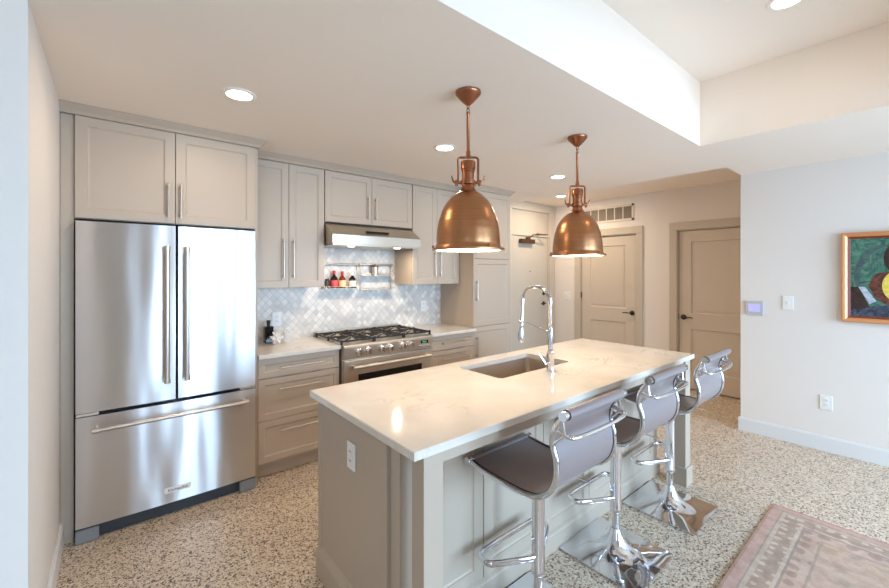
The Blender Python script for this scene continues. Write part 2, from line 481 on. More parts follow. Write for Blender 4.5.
def hall_door(name, d, hinge_hi, hz, kn_y, dirv):
    r = thing(name, (XD, (d[0]+d[1])/2, 0), kind='structure')
    casing_x(r, d[0], d[1], 2.056)
    leaf = MB().shaker('-x', d[0]+.016, d[1]-.016, .012, 2.04, XD+.018, .04, .14, .012, rails=[(.24, .78), (.98, 1.9)])
    leaf = leaf.build('door_leaf', M_door, r)
    mb = MB()
    for f in ((.24, .78), (.98, 1.9)):   # raised field inside each recess
        a0, a1 = d[0]+.016+.175, d[1]-.016-.175
        mb.prism([(a0, f[0]+.035), (a1, f[0]+.035), (a1, f[1]-.035), (a0, f[1]-.035)], 'x', XD+.024, XD+.031, bev=.003)
    mb.build('raised_panel', M_door, r)
    MB().box(XD+.058, XD+.1, d[0]+.012, d[1]-.012, .0, 2.044).build('gap_shade_sheet', M_shadow, r)  # near-black sheet behind the leaf, painted shade for the gaps around it
    lever(r, (XD+.018, kn_y, .925), dirv, (-1, 0, 0))
    hy = d[1]-.012 if hinge_hi else d[0]+.012
    if hinge_hi:
        for z in hz:
            MB().tube([(XD+.004, hy, z-.045), (XD+.004, hy, z+.045)], .008).build('hinge', M_black, r)
    else:
        MB().tube([(XD+.004, hy, 1.0), (XD+.004, hy, 1.09)], .008).build('hinge', M_black, r)
    return r
hall_door('door_1', D1, True, (.25, 1.15, 1.85), 2.69, (0, 1, 0))
r = hall_door('door_2', D2, False, (), 2.02, (0, -1, 0))
MB().box(XD+.004, XD+.014, 2.074, 2.09, .89, .97).build('strike_plate', M_black, r)
# entry door in a tall framed opening with a panel above
r = thing('door_3', (5.07, YE, 0), kind='structure')
mb = MB().box(EN[0]-.1, EN[0], YE-.02, YE, 0, 2.47, .003).box(EN[1], EN[1]+.14, YE-.02, YE, 0, 2.47, .003).box(EN[0]-.1, EN[1]+.14, YE-.022, YE, 2.47, 2.598, .003)
mb.box(EN[0], EN[0]+.012, YE, YE+.12, 0, 2.47).box(EN[1]-.012, EN[1], YE, YE+.12, 0, 2.47)
mb.build('casing', M_case, r)
MB().box(EN[0]+.012, EN[1]-.012, YE+.02, YE+.06, 2.11, 2.47).build('transom_panel', M_entry, r)
MB().box(EN[0]+.012, EN[1]-.012, YE+.002, YE+.07, 2.075, 2.11, .003).build('head_jamb', M_case, r)
MB().box(EN[0]+.014, EN[1]-.014, YE+.02, YE+.06, .008, 2.07, .002).build('door_leaf', M_entry, r)
for z in (.25, 1.12, 1.72): MB().tube([(EN[0]+.016, YE+.012, z-.06), (EN[0]+.016, YE+.012, z+.06)], .011).build('hinge', M_black, r)
mb = MB().box(4.80, 5.12, YE-.045, YE+.02, 1.955, 2.02, .004)
cl = mb.build('door_closer', M_bronze, r)
mb = MB().tube([(4.97, YE-.03, 2.03), (5.02, YE-.09, 2.085), (5.32, YE-.13, 2.10)], .009).tube([(5.32, YE-.13, 2.10), (5.2, YE-.01, 2.12)], .009).box(4.93, 5.0, YE-.05, YE-.01, 2.018, 2.05)
mb.build('closer_arm', M_bronze, cl)
lever(r, (5.42, YE+.02, 1.0), (-1, 0, 0), (0, -1, 0))
MB().lathe([(.001, 0), (.009, 0), (.009, -.006), (.001, -.007)], (5.07, YE+.02, 1.52), 16, 'y').build('peephole', M_bronze, r)
MB().lathe([(.001, 0), (.028, 0), (.026, -.014), (.001, -.016)], (5.42, YE+.02, 1.16), 20, 'y').build('deadbolt', M_black, r)

# ------------------------------------------------------------------ fridge enclosure, fridge
r = thing('tall_side_panel', (-.18, 3.02, 0), 'narrow greige filler panel between left wall and refrigerator', 'cabinet panel')
MB().box(-.220, -.164, 3.05, 3.638, 0, 2.39, .001).build('panel', M_cab, r)
r = thing('tall_side_panel', (.79, 3.02, 0), 'greige side panel on the right of the refrigerator, beside the drawers', 'cabinet panel')
MB().box(.781, .799, 3.05, 3.638, 0, 2.39, .001).build('panel', M_cab, r)

FX0, FX1, FXM = -.157, .772, .308
fr = thing('refrigerator', (FXM, 3.3, 0), 'stainless steel french door refrigerator with bottom freezer drawer', 'refrigerator')
MB().box(FX0+.004, FX1-.004, 3.075, 3.62, .09, 1.785, .004).build('body', M_darkgrey, fr)
def curved_door(x0, x1, z0, z1, yf, bulge, fx0, fx1):
    n = 16; th = .07; ring = []
    def yy(x): u_ = (x-fx0)/(fx1-fx0)*2-1; return yf + bulge*u_*u_
    r0 = .008
    front = [(x0, yy(x0)+r0)]
    for i in range(n+1):
        x = x0+.003 + (x1-x0-.006)*i/n; front.append((x, yy(x)))
    front.append((x1, yy(x1)+r0))
    poly = front + [(x1, yf+th), (x0, yf+th)]
    mb = MB(); b = bmesh.new()
    A = [b.verts.new((p[0], p[1], z0)) for p in poly]; D = [b.verts.new((p[0], p[1], z1)) for p in poly]; m = len(A)
    for i in range(m):
        j = (i+1) % m; f = b.faces.new((A[i], A[j], D[j], D[i])); f.smooth = i < n+2
    b.faces.new(A[::-1]); b.faces.new(D); bmesh.ops.recalc_face_normals(b, faces=b.faces[:])
    me = bpy.data.meshes.new('tmp'); b.to_mesh(me); b.free(); mb.bm.from_mesh(me); return mb
def big_handle(parent, p0, p1, y_leaf):
    p0 = Vector(p0); p1 = Vector(p1); d = (p1-p0).normalized()
    h = MB().tube([p0, p1], .0125, 20).build('handle', M_nickel, parent)
    for q, e in ((p0, 1), (p1, -1)):
        mb = MB()
        mb.tube([q - d*e*.012, q - d*e*.010, q + d*e*.018, q + d*e*.020], [.011, .0155, .0155, .0135], 20)
        b_ = q + d*e*.004
        mb.tube([b_, Vector((b_.x, y_leaf, b_.z))], .010)
        mb.build('end_mount', M_steel, h)
dl = curved_door(FX0, FXM+.002-.003, .722, 1.795, 2.985, .012, FX0, FX1).build('door', M_fridge, fr)
big_handle(dl, (.257, 2.925, .85), (.257, 2.925, 1.655), 2.99)
dr = curved_door(FXM+.007, FX1, .722, 1.795, 2.985, .012, FX0, FX1).build('door', M_fridge, fr)
big_handle(dr, (.359, 2.925, .85), (.359, 2.925, 1.655), 2.99)
dw = curved_door(FX0, FX1, .085, .700, 2.985, .012, FX0, FX1).build('freezer_drawer', M_fridge, fr)
big_handle(dw, (-.075, 2.925, .635), (.70, 2.925, .635), 2.99)
bd = MB().box(.245, .385, 2.980, 2.9875, .147, .180, .0015).build('badge', M_white, dw)
tx = bpy.data.curves.new('badge_text', 'FONT'); tx.body = 'KitchenAid'; tx.size = .0225; tx.align_x = 'CENTER'; tx.align_y = 'CENTER'; tx.extrude = .0005
to = bpy.data.objects.new('badge_text', tx); C.objects.link(to)
bpy.context.view_layer.update()
dg = bpy.context.evaluated_depsgraph_get(); tme = bpy.data.meshes.new_from_object(to.evaluated_get(dg)); bpy.data.objects.remove(to)
for v in tme.vertices:
    x, y, z = v.co; v.co = Vector((.315 + x, 2.9795 - z, .1635 + y)) - ORG[fr]
tme.materials.clear(); tme.materials.append(M_darkgrey)
to = bpy.data.objects.new('badge_lettering', tme); C.objects.link(to); to.parent = dw
MB().box(FX0+.01, FX1-.01, 3.03, 3.08, .0, .08, .003).build('toe_grille', M_darkgrey, fr)
for x0, x1 in ((FX0, FX0+.10), (FX1-.10, FX1)):
    MB().prism([(x0, .002), (x1, .002), (x1, .05), (x1 if x0 > 0 else x1, .075), (x0, .075)], 'y', 2.99, 3.09, bev=.004).build('foot', M_footgrey, fr)
for x0, x1 in ((FX0+.003, FX0+.1), (FX1-.1, FX1-.003)):
    MB().box(x0, x1, 2.998, 3.06, .703, .7195, .002).build('hinge', M_steel, fr)

# ------------------------------------------------------------------ wall cabinets
def crown(mb, x0, x1, y, z=2.388, left=False, right=False, yb=None):
    """crown moulding along x, front plane of the cabinets at y, with optional right return"""
    prof = [(0, z), (-.010, z+.003), (-.020, z+.018), (-.050, z+.047), (-.053, z+.0505), (.0, z+.0505)]
    xr = lambda o: x1 + (-o if right else 0)
    rA = [Vector((x0, y+o, h)) for o, h in prof]; rB = [Vector((xr(o), y+o, h)) for o, h in prof]
    b = bmesh.new(); A = [b.verts.new(p) for p in rA]; B = [b.verts.new(p) for p in rB]; n = len(A)
    if right:
        rC = [Vector((x1-o, yb, h)) for o, h in prof]; Cc = [b.verts.new(p) for p in rC]
    for i in range(n-1):
        b.faces.new((A[i], A[i+1], B[i+1], B[i]))
        if right: b.faces.new((B[i], B[i+1], Cc[i+1], Cc[i]))
    if not right: b.faces.new(B)
    b.faces.new(A[::-1])
    top = b.faces.new([A[-1], A[0], B[0], B[-1]])
    bmesh.ops.recalc_face_normals(b, faces=b.faces[:])
    me = bpy.data.meshes.new('tmp'); b.to_mesh(me); b.free(); mb.bm.from_mesh(me); return mb
def cabinet(name, x0, x1, yf, z0, z1, label, doors, cat='cabinet', group=None, yb=3.638, toe=False):
    """doors: list of (kind, a0,a1,z0,z1,handle) handle: ('v',x,z0,z1) / ('h',x0,x1,z)"""
    r = thing(name, ((x0+x1)/2, yf, z0), label, cat, group)
    mb = MB().box(x0, x1, yf+.022, yb, z0 if not toe else .1, z1)
    if toe: mb.box(x0, x1, yf+.075, yb, 0, .1)
    mb.build('carcass', M_cab, r)
    for (kind, a0, a1, c0, c1, hd) in doors:
        rail = .052 if kind == 'door' else min(.045, (c1-c0)*.3)
        o = MB().shaker('-y', a0, a1, c0, c1, yf, .0205, rail, .008).build(kind, M_cab, r)
        if hd:
            if hd[0] == 'v': bar_handle(o, (hd[1], yf-.03, hd[2]), (hd[1], yf-.03, hd[3]), (0, .032, 0), .006)
            else: bar_handle(o, (hd[1], yf-.03, hd[3]), (hd[2], yf-.03, hd[3]), (0, .032, 0), .006)
    return r
g = .0018
rc = cabinet('wall_cabinet', -.163, .780, 3.03, 1.812, 2.39, 'deep greige two-door cabinet directly above the refrigerator', [
    ('door', -.160, FXM-g, 1.815, 2.386, ('v', .270, 1.85, 2.065)), ('door', FXM+g, .777, 1.815, 2.386, ('v', .335, 1.85, 2.065))], yb=3.638)
t1 = crown(MB(), -.222, .800, 3.035, right=True, yb=3.255).build('crown_molding', M_cab); t1.name = 'crown_molding'
tag(t1, 'greige crown moulding above the refrigerator cabinet', 'molding')
UZ = 1.382
cabinet('wall_cabinet', .802, 1.402, 3.30, UZ, 2.39, 'tall greige two-door wall cabinet between refrigerator and range hood', [
    ('door', .805, 1.102-g, UZ+.002, 2.386, ('v', 1.055, 1.46, 1.775)), ('door', 1.102+g, 1.400, UZ+.002, 2.386, ('v', 1.135, 1.46, 1.775))])
cabinet('wall_cabinet', 1.406, 2.318, 3.30, 1.945, 2.39, 'short greige two-door wall cabinet above the range hood', [
    ('door', 1.408, 1.862-g, 1.947, 2.386, ('v', 1.82, 1.99, 2.20)), ('door', 1.862+g, 2.316, 1.947, 2.386, ('v', 1.895, 1.99, 2.20))])
cabinet('wall_cabinet', 2.322, 2.952, 3.30, UZ, 2.39, 'tall greige two-door wall cabinet between range hood and pantry', [
    ('door', 2.325, 2.637-g, UZ+.002, 2.386, ('v', 2.60, 1.46, 1.725)), ('door', 2.637+g, 2.950, UZ+.002, 2.386, ('v', 2.675, 1.46, 1.725))])
t1 = tag(crown(MB(), .852, 2.955, 3.30).build('crown_molding', M_cab), 'greige crown moulding running above the wall cabinets and hood', 'molding')
PX0, PX1 = 2.956, 3.545
cabinet('pantry_cabinet', PX0, PX1, 3.08, 0, 2.39, 'full-height greige pantry cabinet at the right end of the kitchen run', [
    ('door', PX0+.002, PX1-.002, 1.655, 2.386, ('v', PX0+.04, 1.70, 1.90)), ('door', PX0+.002, PX1-.002, .925, 1.65, ('v', PX0+.04, 1.20, 1.42)),
    ('door', PX0+.002, PX1-.002, .11, .92, ('v', PX0+.04, .6, .82))], yb=3.638, toe=True)
t1 = tag(crown(MB(), PX0, PX1, 3.085, right=True, yb=3.64).build('crown_molding', M_cab), 'greige crown moulding above the pantry cabinet', 'molding')

# ------------------------------------------------------------------ base cabinets and worktops
cabinet('base_cabinet', .802, 1.428, 3.06, 0, .884, 'greige three-drawer base cabinet between refrigerator and range', [
    ('drawer', .805, 1.425, .737, .880, ('h', .95, 1.285, .806)), ('drawer', .805, 1.425, .430, .733, ('h', .95, 1.285, .650)), ('drawer', .805, 1.425, .125, .426, ('h', .95, 1.285, .345))], toe=True)
cabinet('base_cabinet', 2.352, 2.952, 3.06, 0, .884, 'greige drawer base cabinet between range and pantry', [
    ('drawer', 2.355, 2.950, .737, .880, ('h', 2.50, 2.84, .806)), ('drawer', 2.355, 2.950, .430, .733, ('h', 2.50, 2.84, .650)), ('drawer', 2.355, 2.950, .125, .426, ('h', 2.50, 2.84, .345))], toe=True)
tag(MB().box(.801, 1.428, 3.03, 3.628, .885, .915, .003).build('worktop', M_quartz, org=(1.1, 3.3, .885)), 'white quartz worktop to the left of the range, holding black bottle', 'worktop')
tag(MB().box(2.352, 2.954, 3.03, 3.628, .885, .915, .003).build('worktop', M_quartz, org=(2.65, 3.3, .885)), 'white quartz worktop to the right of the range', 'worktop')
mb = MB().box(.802, 2.955, 3.628, YK-.0015, .885, 1.381); mb.box(1.404, 2.320, 3.628, YK-.0015, 1.381, 1.76)
tag(mb.build('backsplash', M_tile, org=(0, 3.63, 0)), 'white and grey marble diamond mosaic backsplash behind the range', 'backsplash')

# ------------------------------------------------------------------ range hood
hd = thing('range_hood', (1.86, 3.3, 1.74), 'stainless steel under-cabinet range hood', 'range hood')
MB().prism([(3.62, 1.942), (3.32, 1.942), (3.155, 1.83), (3.15, 1.826), (3.15, 1.75), (3.62, 1.75)], 'x', 1.408, 2.316, bev=.002).build('canopy', M_steel, hd)
mb = MB().box(1.42, 2.30, 3.165, 3.6, 1.738, 1.7495)
mb.build('filter_panel', M_steel, hd)
for x in (1.62, 2.10):
    MB().lathe([(.001, 0), (.03, 0), (.03, -.004), (.001, -.004)], (x, 3.24, 1.738), 24).build('lamp', M_lamp, hd)
    l = bpy.data.lights.new('hood_lamp_light', 'AREA'); l.shape = 'DISK'; l.size = .06; l.energy = 2.4; l.color = (1, .85, .66)
    o = bpy.data.objects.new('hood_lamp_light', l); C.objects.link(o); o.parent = hd; o.location = Vector((x, 3.24, 1.731)) - ORG[hd]
MB().box(1.75, 1.98, 3.19, 3.225, 1.862, 1.875, .002).build('control_strip', M_blackglass, hd)
bpy.data.objects['control_strip'].rotation_euler = (0, 0, 0)

# ------------------------------------------------------------------ range
rg = thing('range_cooker', (1.89, 3.3, 0), 'stainless steel gas range with six burners and row of knobs', 'range')
RX0, RX1 = 1.436, 2.344
MB().box(RX0, RX1, 3.03, 3.615, .1, .895, .003).box(RX0+.02, RX1-.02, 3.08, 3.6, 0, .1).build('body', M_steel, rg)
MB().prism([(3.03, .795), (3.0, .80), (2.992, .895), (3.0, .912), (3.03, .915)], 'x', RX0, RX1, bev=.003).build('control_panel', M_steel, rg)
MB().box(RX0+.006, RX1-.006, 3.03, 3.60, .895, .915, .004).build('cooktop', M_steel, rg)
MB().box(RX0+.002, RX1-.002, 3.585, 3.62, .912, .962, .004).build('back_riser', M_steel, rg)
MB().box(RX0+.004, RX1-.004, 3.0, 3.0295, .14, .788, .006).build('oven_door', M_steel, rg)
od = bpy.data.objects['oven_door']
MB().box(RX0+.13, RX1-.13, 2.996, 3.0005, .36, .665, .002).build('oven_window', M_blackglass, od)
hh = MB().tube([(RX0+.06, 2.945, .735), (RX1-.06, 2.945, .735)], .016, 18).build('handle', M_steel, od)
for x in (RX0+.085, RX1-.085): MB().tube([(x, 2.945, .735), (x, 3.002, .735)], .012).build('handle_bracket', M_steel, od)
for x in (1.57, 1.655, 1.785, 1.87, 2.0, 2.085):
    kb = MB().lathe([(.001, .012), (.034, .012), (.034, .004), (.030, -.004), (.026, -.006), (.025, -.032), (.021, -.036), (.001, -.036)], (x, 2.990, .852), 28, 'y').build('knob', M_chrome, rg)
    MB().box(x-.004, x+.004, 2.944, 2.956, .832, .872, .001).build('grip', M_chrome, kb)
MB().box(2.20, 2.285, 2.9885, 2.996, .848, .874, .002).build('display', M_blackglass, rg)
MB().box(2.215, 2.262, 2.987, 2.9885, .855, .867).build('lit_digits', M_green, rg)
MB().box(2.19, 2.30, 2.975, 2.998, .818, .828, .003).build('control_bar', M_chrome, rg)
# burners and grates
bys = (3.16, 3.45)
for x in (1.585, 1.89, 2.195):
    for y in bys:
        MB().lathe([(.001, .914), (.052, .914), (.048, .924), (.04, .928), (.036, .936), (.001, .938)], (x, y, 0), 28).build('burner', M_steel, rg)
    mb = MB(); a0, a1, b0, b1 = x-.147, x+.147, 3.045, 3.565; zt = .948
    for (p, q) in (((a0, b0), (a1, b0)), ((a1, b0), (a1, b1)), ((a1, b1), (a0, b1)), ((a0, b1), (a0, b0)), ((a0, 3.305), (a1, 3.305))):
        mb.box(min(p[0], q[0])-.006, max(p[0], q[0])+.006, min(p[1], q[1])-.006, max(p[1], q[1])+.006, zt-.014, zt, .003)
    for y in bys:
        for k in range(4):
            an = PI/4 + k*PI/2
            mb.tube([(x+.035*math.cos(an), y+.035*math.sin(an), zt+.002), (x+.17*math.cos(an)*.82, y+.17*math.sin(an)*.75, zt-.004)], .0065, 8)
        for k in range(4):
            an = k*PI/2
            mb.tube([(x+.05*math.cos(an), y+.05*math.sin(an), zt+.004), (x+.13*math.cos(an), y+.12*math.sin(an), zt-.004)], .0065, 8)
    for px in (a0, a1):
        for py in (b0, 3.305, b1): mb.box(px-.008, px+.008, py-.008, py+.008, .914, zt+.006, .002)
    mb.build('grate', M_black, rg)

# ------------------------------------------------------------------ island
IS = thing('kitchen_island', (2.0, 1.53, 0), 'large greige panelled kitchen island with overhanging seating side', 'kitchen island')
BX0, BX1, BY0, BY1 = .812, 3.16, 1.32, 1.955
MB().box(BX0, BX1, BY0, BY0+.02, .1, .884).box(BX0, BX1, BY1-.02, BY1, .1, .884).box(BX0, BX0+.02, BY0, BY1, .1, .884).box(BX1-.02, BX1, BY0, BY1, .1, .884).box(BX0, BX1, BY0, BY1, 0, .12).build('body', M_isl, IS)
# left end: framed panel
MB().shaker('-x', 1.304, 1.955, .10, .884, .797, .015, .03, .008, rails=[(.135, .86)]).build('end_panel', M_isl, IS)
for k in range(5):
    a = .862 + .45*k
    MB().shaker('-y', a+.002, a+.448, .108, .84, 1.300, .02, .058, .008).build('door', M_isl, IS)
MB().box(BX0, .86, 1.300, 1.32, .1, .884).box(3.115, BX1, 1.300, 1.32, .1, .884).box(.86, 3.115, 1.302, 1.32, .842, .884).build('face_frame', M_isl, IS)
MB().box(.812, .872, 1.235, 1.2985, 0, .884, .002).box(.806, .878, 1.228, 1.30, 0, .13, .003).build('pilaster', M_isl, IS)
# base moulding
mb = MB()
mb.box(.784, .7985, 1.286, 1.957, 0, .105, .002)
mb.prism([(.7985, .105), (.784, .105), (.786, .112), (.7985, .132)], 'y', 1.286, 1.957)
mb.box(.88, 3.175, 1.284, 1.2995, 0, .092, .002)
mb.prism([(1.2995, .092), (1.284, .092), (1.287, .10), (1.2995, .11)], 'x', .88, 3.175)
mb.box(.80, 3.175, 1.958, 1.970, 0, .105, .002).box(3.161, 3.175, 1.286, 1.97, 0, .105, .002)
mb.build('base_molding', M_isl, IS)
for (x0, x1, y0, y1) in ((.805, .89, 1.079, 1.149), (3.105, 3.19, 1.085, 1.17)):
    lg = MB().box(x0, x1, y0, y1, .0, .884, .002).build('leg', M_isl, IS)
    MB().box(x0-.012, x1+.012, y0-.012, y1+.012, 0, .13, .003).build('plinth', M_isl, lg)
MB().box(.89, 3.105, 1.098, 1.116, .835, .884, .001).box(.83, .848, 1.149, 1.235, .835, .884, .001).box(3.14, 3.158, 1.17, 1.302, .835, .884, .001).build('apron', M_isl, IS)
# countertop with sink opening
SX0, SX1, SY0, SY1 = 1.665, 2.345, 1.515, 1.875
def slab_hole(x0, x1, y0, y1, hx0, hx1, hy0, hy1, z0, z1, rad=.03):
    mb = MB(); b = bmesh.new()
    def arc(cx, cy, a0): return [(cx + rad*math.cos(a0 + k*PI/8), cy + rad*math.sin(a0 + k*PI/8)) for k in range(5)]
    inner = arc(hx1-rad, hy1-rad, 0) + arc(hx0+rad, hy1-rad, PI/2) + arc(hx0+rad, hy0+rad, PI) + arc(hx1-rad, hy0+rad, 1.5*PI)
    bv = .003
    def quad(i): return [(x1-i, y1-i), (x0+i, y1-i), (x0+i, y0+i), (x1-i, y0+i)]
    o_top = [b.verts.new((*p, z1)) for p in quad(bv)]; o_t2 = [b.verts.new((*p, z1-bv)) for p in quad(0)]; o_bot = [b.verts.new((*p, z0)) for p in quad(0)]
    i_top = [b.verts.new((*p, z1)) for p in inner]; i_bot = [b.verts.new((*p, z0)) for p in inner]
    for O, I in ((o_top, i_top), (o_bot, i_bot)):
        for c_ in range(4):
            seg = I[c_*5:c_*5+5]
            for k in range(4): b.faces.new((O[c_], seg[k], seg[k+1]))
            nx = (c_+1) % 4
            b.faces.new((O[c_], seg[4], I[nx*5], O[nx]))
    for k in range(4):
        j = (k+1) % 4
        b.faces.new((o_top[k], o_top[j], o_t2[j], o_t2[k])); b.faces.new((o_t2[k], o_t2[j], o_bot[j], o_bot[k]))
    for k in range(20):
        j = (k+1) % 20; b.faces.new((i_top[k], i_top[j], i_bot[j], i_bot[k]))
    bmesh.ops.recalc_face_normals(b, faces=b.faces[:])
    me = bpy.data.meshes.new('tmp'); b.to_mesh(me); b.free(); mb.bm.from_mesh(me); return mb
tag(slab_hole(.765, 3.25, 1.077, 1.983, SX0, SX1, SY0, SY1, .885, .915).build('island_countertop', M_quartz, org=(2.0, 1.53, .885)),
    'long white veined quartz countertop on the kitchen island', 'countertop')
# sink
def rrect(x0, x1, y0, y1, z, rad):
    out = []
    for cx, cy, a0 in ((x1-rad, y1-rad, 0), (x0+rad, y1-rad, PI/2), (x0+rad, y0+rad, PI), (x1-rad, y0+rad, 1.5*PI)):
        for k in range(6): out.append(Vector((cx+rad*math.cos(a0+k*PI/10), cy+rad*math.sin(a0+k*PI/10), z)))
    return out
sk = thing('sink', (2.0, 1.7, .884), 'rectangular stainless steel sink set under the island countertop', 'sink')
e_ = .004
R = [rrect(SX0-.02, SX1+.02, SY0-.02, SY1+.02, .8845, .04), rrect(SX0-e_, SX1+e_, SY0-e_, SY1+e_, .8845, .03), rrect(SX0-e_, SX1+e_, SY0-e_, SY1+e_, .86, .03),
     rrect(SX0+.004, SX1-.004, SY0+.004, SY1-.004, .70, .035), rrect(SX0+.02, SX1-.02, SY0+.02, SY1-.02, .682, .04), rrect(SX0+.25, SX1-.25, SY0+.15, SY1-.15, .678, .02)]
MB().rings(R, cap0=False).build('basin', M_sink, sk)
MB().lathe([(.001, .6795), (.042, .6795), (.045, .682), (.038, .684), (.001, .683)], (2.0, 1.70, 0), 28).build('drain', M_chrome, sk)
# faucet
fc = thing('faucet', (2.02, 1.44, .915), 'chrome spring-neck pull-down faucet on the island beside the sink', 'faucet')
fx, fy = 2.02, 1.44
MB().lathe([(.001, .9152), (.027, .9152), (.027, .925), (.022, .93), (.0215, 1.0), (.024, 1.004), (.024, 1.03), (.014, 1.036), (.0125, 1.15), (.016, 1.155), (.016, 1.17), (.009, 1.175), (.001, 1.176)], (fx, fy, 0), 32).build('body', M_chrome, fc)
arc = [(fx, fy, 1.17), (fx, fy+.002, 1.30)]
for k in range(0, 13):
    a = PI - PI*k/12; arc.append((fx, fy + .108 + .106*math.cos(a), 1.325 + .095*math.sin(a)))
arc += [(fx, fy+.218, 1.24), (fx, fy+.222, 1.17)]
path = catmull(arc, 5)
MB().tube(path, .006, 10).build('hose', M_nickel, fc)
# coil spring around the hose
dist = [0]
for i in range(1, len(path)): dist.append(dist[-1] + (path[i]-path[i-1]).length)
L = dist[-1]; turns = int(L/.0095); hel = []; j = 0
for s_ in range(turns*8+1):
    d_ = L*s_/(turns*8)
    while j < len(dist)-2 and dist[j+1] < d_: j += 1
    f_ = (d_-dist[j])/(dist[j+1]-dist[j]); p = path[j].lerp(path[j+1], f_); tg = (path[j+1]-path[j]).normalized()
    sd = Vector((1, 0, 0)); n2 = sd.cross(tg).normalized(); an = 2*PI*s_/8
    hel.append(p + sd*math.cos(an)*.0115 + n2*math.sin(an)*.0115)
MB().tube(hel, .0024, 6).build('spring', M_chrome, fc)
sh = MB().lathe([(.001, .0), (.016, .0), (.017, .01), (.017, .085), (.012, .10), (.008, .115), (.001, .116)], (fx, fy+.224, 1.06), 24).build('spray_head', M_chrome, fc)
MB().box(fx-.005, fx+.005, fy+.239, fy+.245, 1.085, 1.13, .001).build('spray_button', M_rubber, sh)
mb = MB().tube([(fx, fy, 1.15), (fx, fy+.1, 1.17), (fx, fy+.2, 1.195)], .004)
mb.tube([(fx+.0175*math.cos(k*PI/8), fy+.222+.0175*math.sin(k*PI/8), 1.195) for k in range(16)], .003, 8, closed=True)
mb.build('holder_arm', M_chrome, fc)
mb = MB().tube([(fx-.018, fy, .965), (fx-.045, fy, .965)], [.012, .012], 16).tube([(fx-.045, fy, .965), (fx-.055, fy+.01, .985), (fx-.075, fy+.03, 1.03)], [.007, .006, .004], 10)
mb.build('lever', M_chrome, fc)

# ------------------------------------------------------------------ wall plates
def plate_x(name, x, yc, zc, w, h, label, cat, kind, face=-1):
    """plate on a surface of constant x facing -x"""
    r = thing(name, (x, yc, zc), label, cat)
    MB().box(x-.007, x-.0005, yc-w/2, yc+w/2, zc-h/2, zc+h/2, .002).build('plate', M_white, r)
    if kind == 'outlet':
        for dz in (-.02, .02):
            rc_ = MB().lathe([(.001, 0), (.0165, 0), (.016, -.003), (.001, -.003)], (x-.007, yc, zc+dz), 24, 'x').build('receptacle', M_white, r)
            for dy in (-.006, .006): MB().box(x-.0108, x-.0098, yc+dy-.001, yc+dy+.001, zc+dz-.003, zc+dz+.006).build('slot', M_shadow, rc_)
    else:
        MB().box(x-.010, x-.007, yc-.008, yc+.008, zc-.014, zc+.014, .001).build('switch_surround', M_white, r)
        MB().prism([(x-.010, zc-.004), (x-.022, zc+.006), (x-.020, zc+.010), (x-.010, zc+.005)], 'y', yc-.004, yc+.004).build('toggle', M_trim, r)
    return r
def plate_y(name, y, xc, zc, w, h, label, cat):
    r = thing(name, (xc, y, zc), label, cat)
    MB().box(xc-w/2, xc+w/2, y-.007, y-.0005, zc-h/2, zc+h/2, .002).build('plate', M_white, r)
    for dz in (-.02, .02):
        rc_ = MB().lathe([(.001, 0), (.0165, 0), (.016, -.003), (.001, -.003)], (xc, y-.007, zc+dz), 24, 'y').build('receptacle', M_white, r)
        for dx in (-.006, .006): MB().box(xc+dx-.001, xc+dx+.001, y-.0108, y-.0098, zc+dz-.003, zc+dz+.006).build('slot', M_shadow, rc_)
    return r
plate_x('wall_outlet', .805, 1.60, .71, .072, .117, 'white double outlet on the left end panel of the island', 'outlet', 'outlet')
plate_x('wall_outlet', XR, .542, .41, .078, .120, 'white double outlet low on the right wall above the baseboard', 'outlet', 'outlet')
plate_x('light_switch', XR, .79, 1.235, .075, .12, 'white single light switch on the right wall beside thermostat', 'light switch', 'switch')
plate_x('light_switch', XD, 3.74, 1.13, .12, .12, 'white light switch in the hall corner left of the middle door', 'light switch', 'switch')
plate_y('wall_outlet', 3.629, 1.105, 1.10, .075, .12, 'white outlet on the backsplash above the black bottle', 'outlet')
plate_y('wall_outlet', 3.629, 2.70, 1.13, .075, .12, 'white outlet on the backsplash right of the range', 'outlet')
th_ = thing('thermostat', (XR, 1.03, 1.175), 'small grey thermostat with a pale lavender screen on right wall', 'thermostat')
MB().box(XR-.02, XR-.0005, .962, 1.097, 1.11, 1.238, .004).build('housing', mat('thermostat_grey', (190, 190, 196), .4), th_)
MB().box(XR-.0215, XR-.0195, .985, 1.075, 1.14, 1.212, .001).build('screen', M_screen, th_)
# return-air vent
vt = thing('wall_vent', (XD, 3.0, 2.366), 'beige return-air grille high on wall above the middle door', 'air vent')
mb = MB(); V0, V1, Z0, Z1 = 2.655, 3.475, 2.25, 2.485
mb.box(XD-.012, XD-.0005, V0, V1, Z0, Z0+.03, .002).box(XD-.012, XD-.0005, V0, V1, Z1-.03, Z1, .002).box(XD-.012, XD-.0005, V0, V0+.03, Z0, Z1, .002).box(XD-.012, XD-.0005, V1-.03, V1, Z0, Z1, .002)
for k in range(1, 6):
    y = V0+.03 + (V1-V0-.06)*k/6; mb.box(XD-.010, XD-.0005, y-.007, y+.007, Z0+.03, Z1-.03)
mb.build('frame', mat('vent_enamel', (214, 206, 194), .5), vt)
mb = MB()
n = 16
for k in range(n):
    z = Z0+.034 + (Z1-Z0-.068)*k/(n-1)
    mb.prism([(XD-.009, z-.003), (XD-.008, z-.004), (XD-.001, z+.004), (XD-.002, z+.005)], 'y', V0+.028, V1-.028)
lv = mb.build('louvers', mat('vent_louver', (168, 158, 146), .5), vt)
MB().box(XD-.0015, XD-.0004, V0+.028, V1-.028, Z0+.028, Z1-.028).build('shade_plate', mat('vent_shadow', (96, 88, 80), .8), vt)  # darker plate, its colour stands for the shade between the louvers

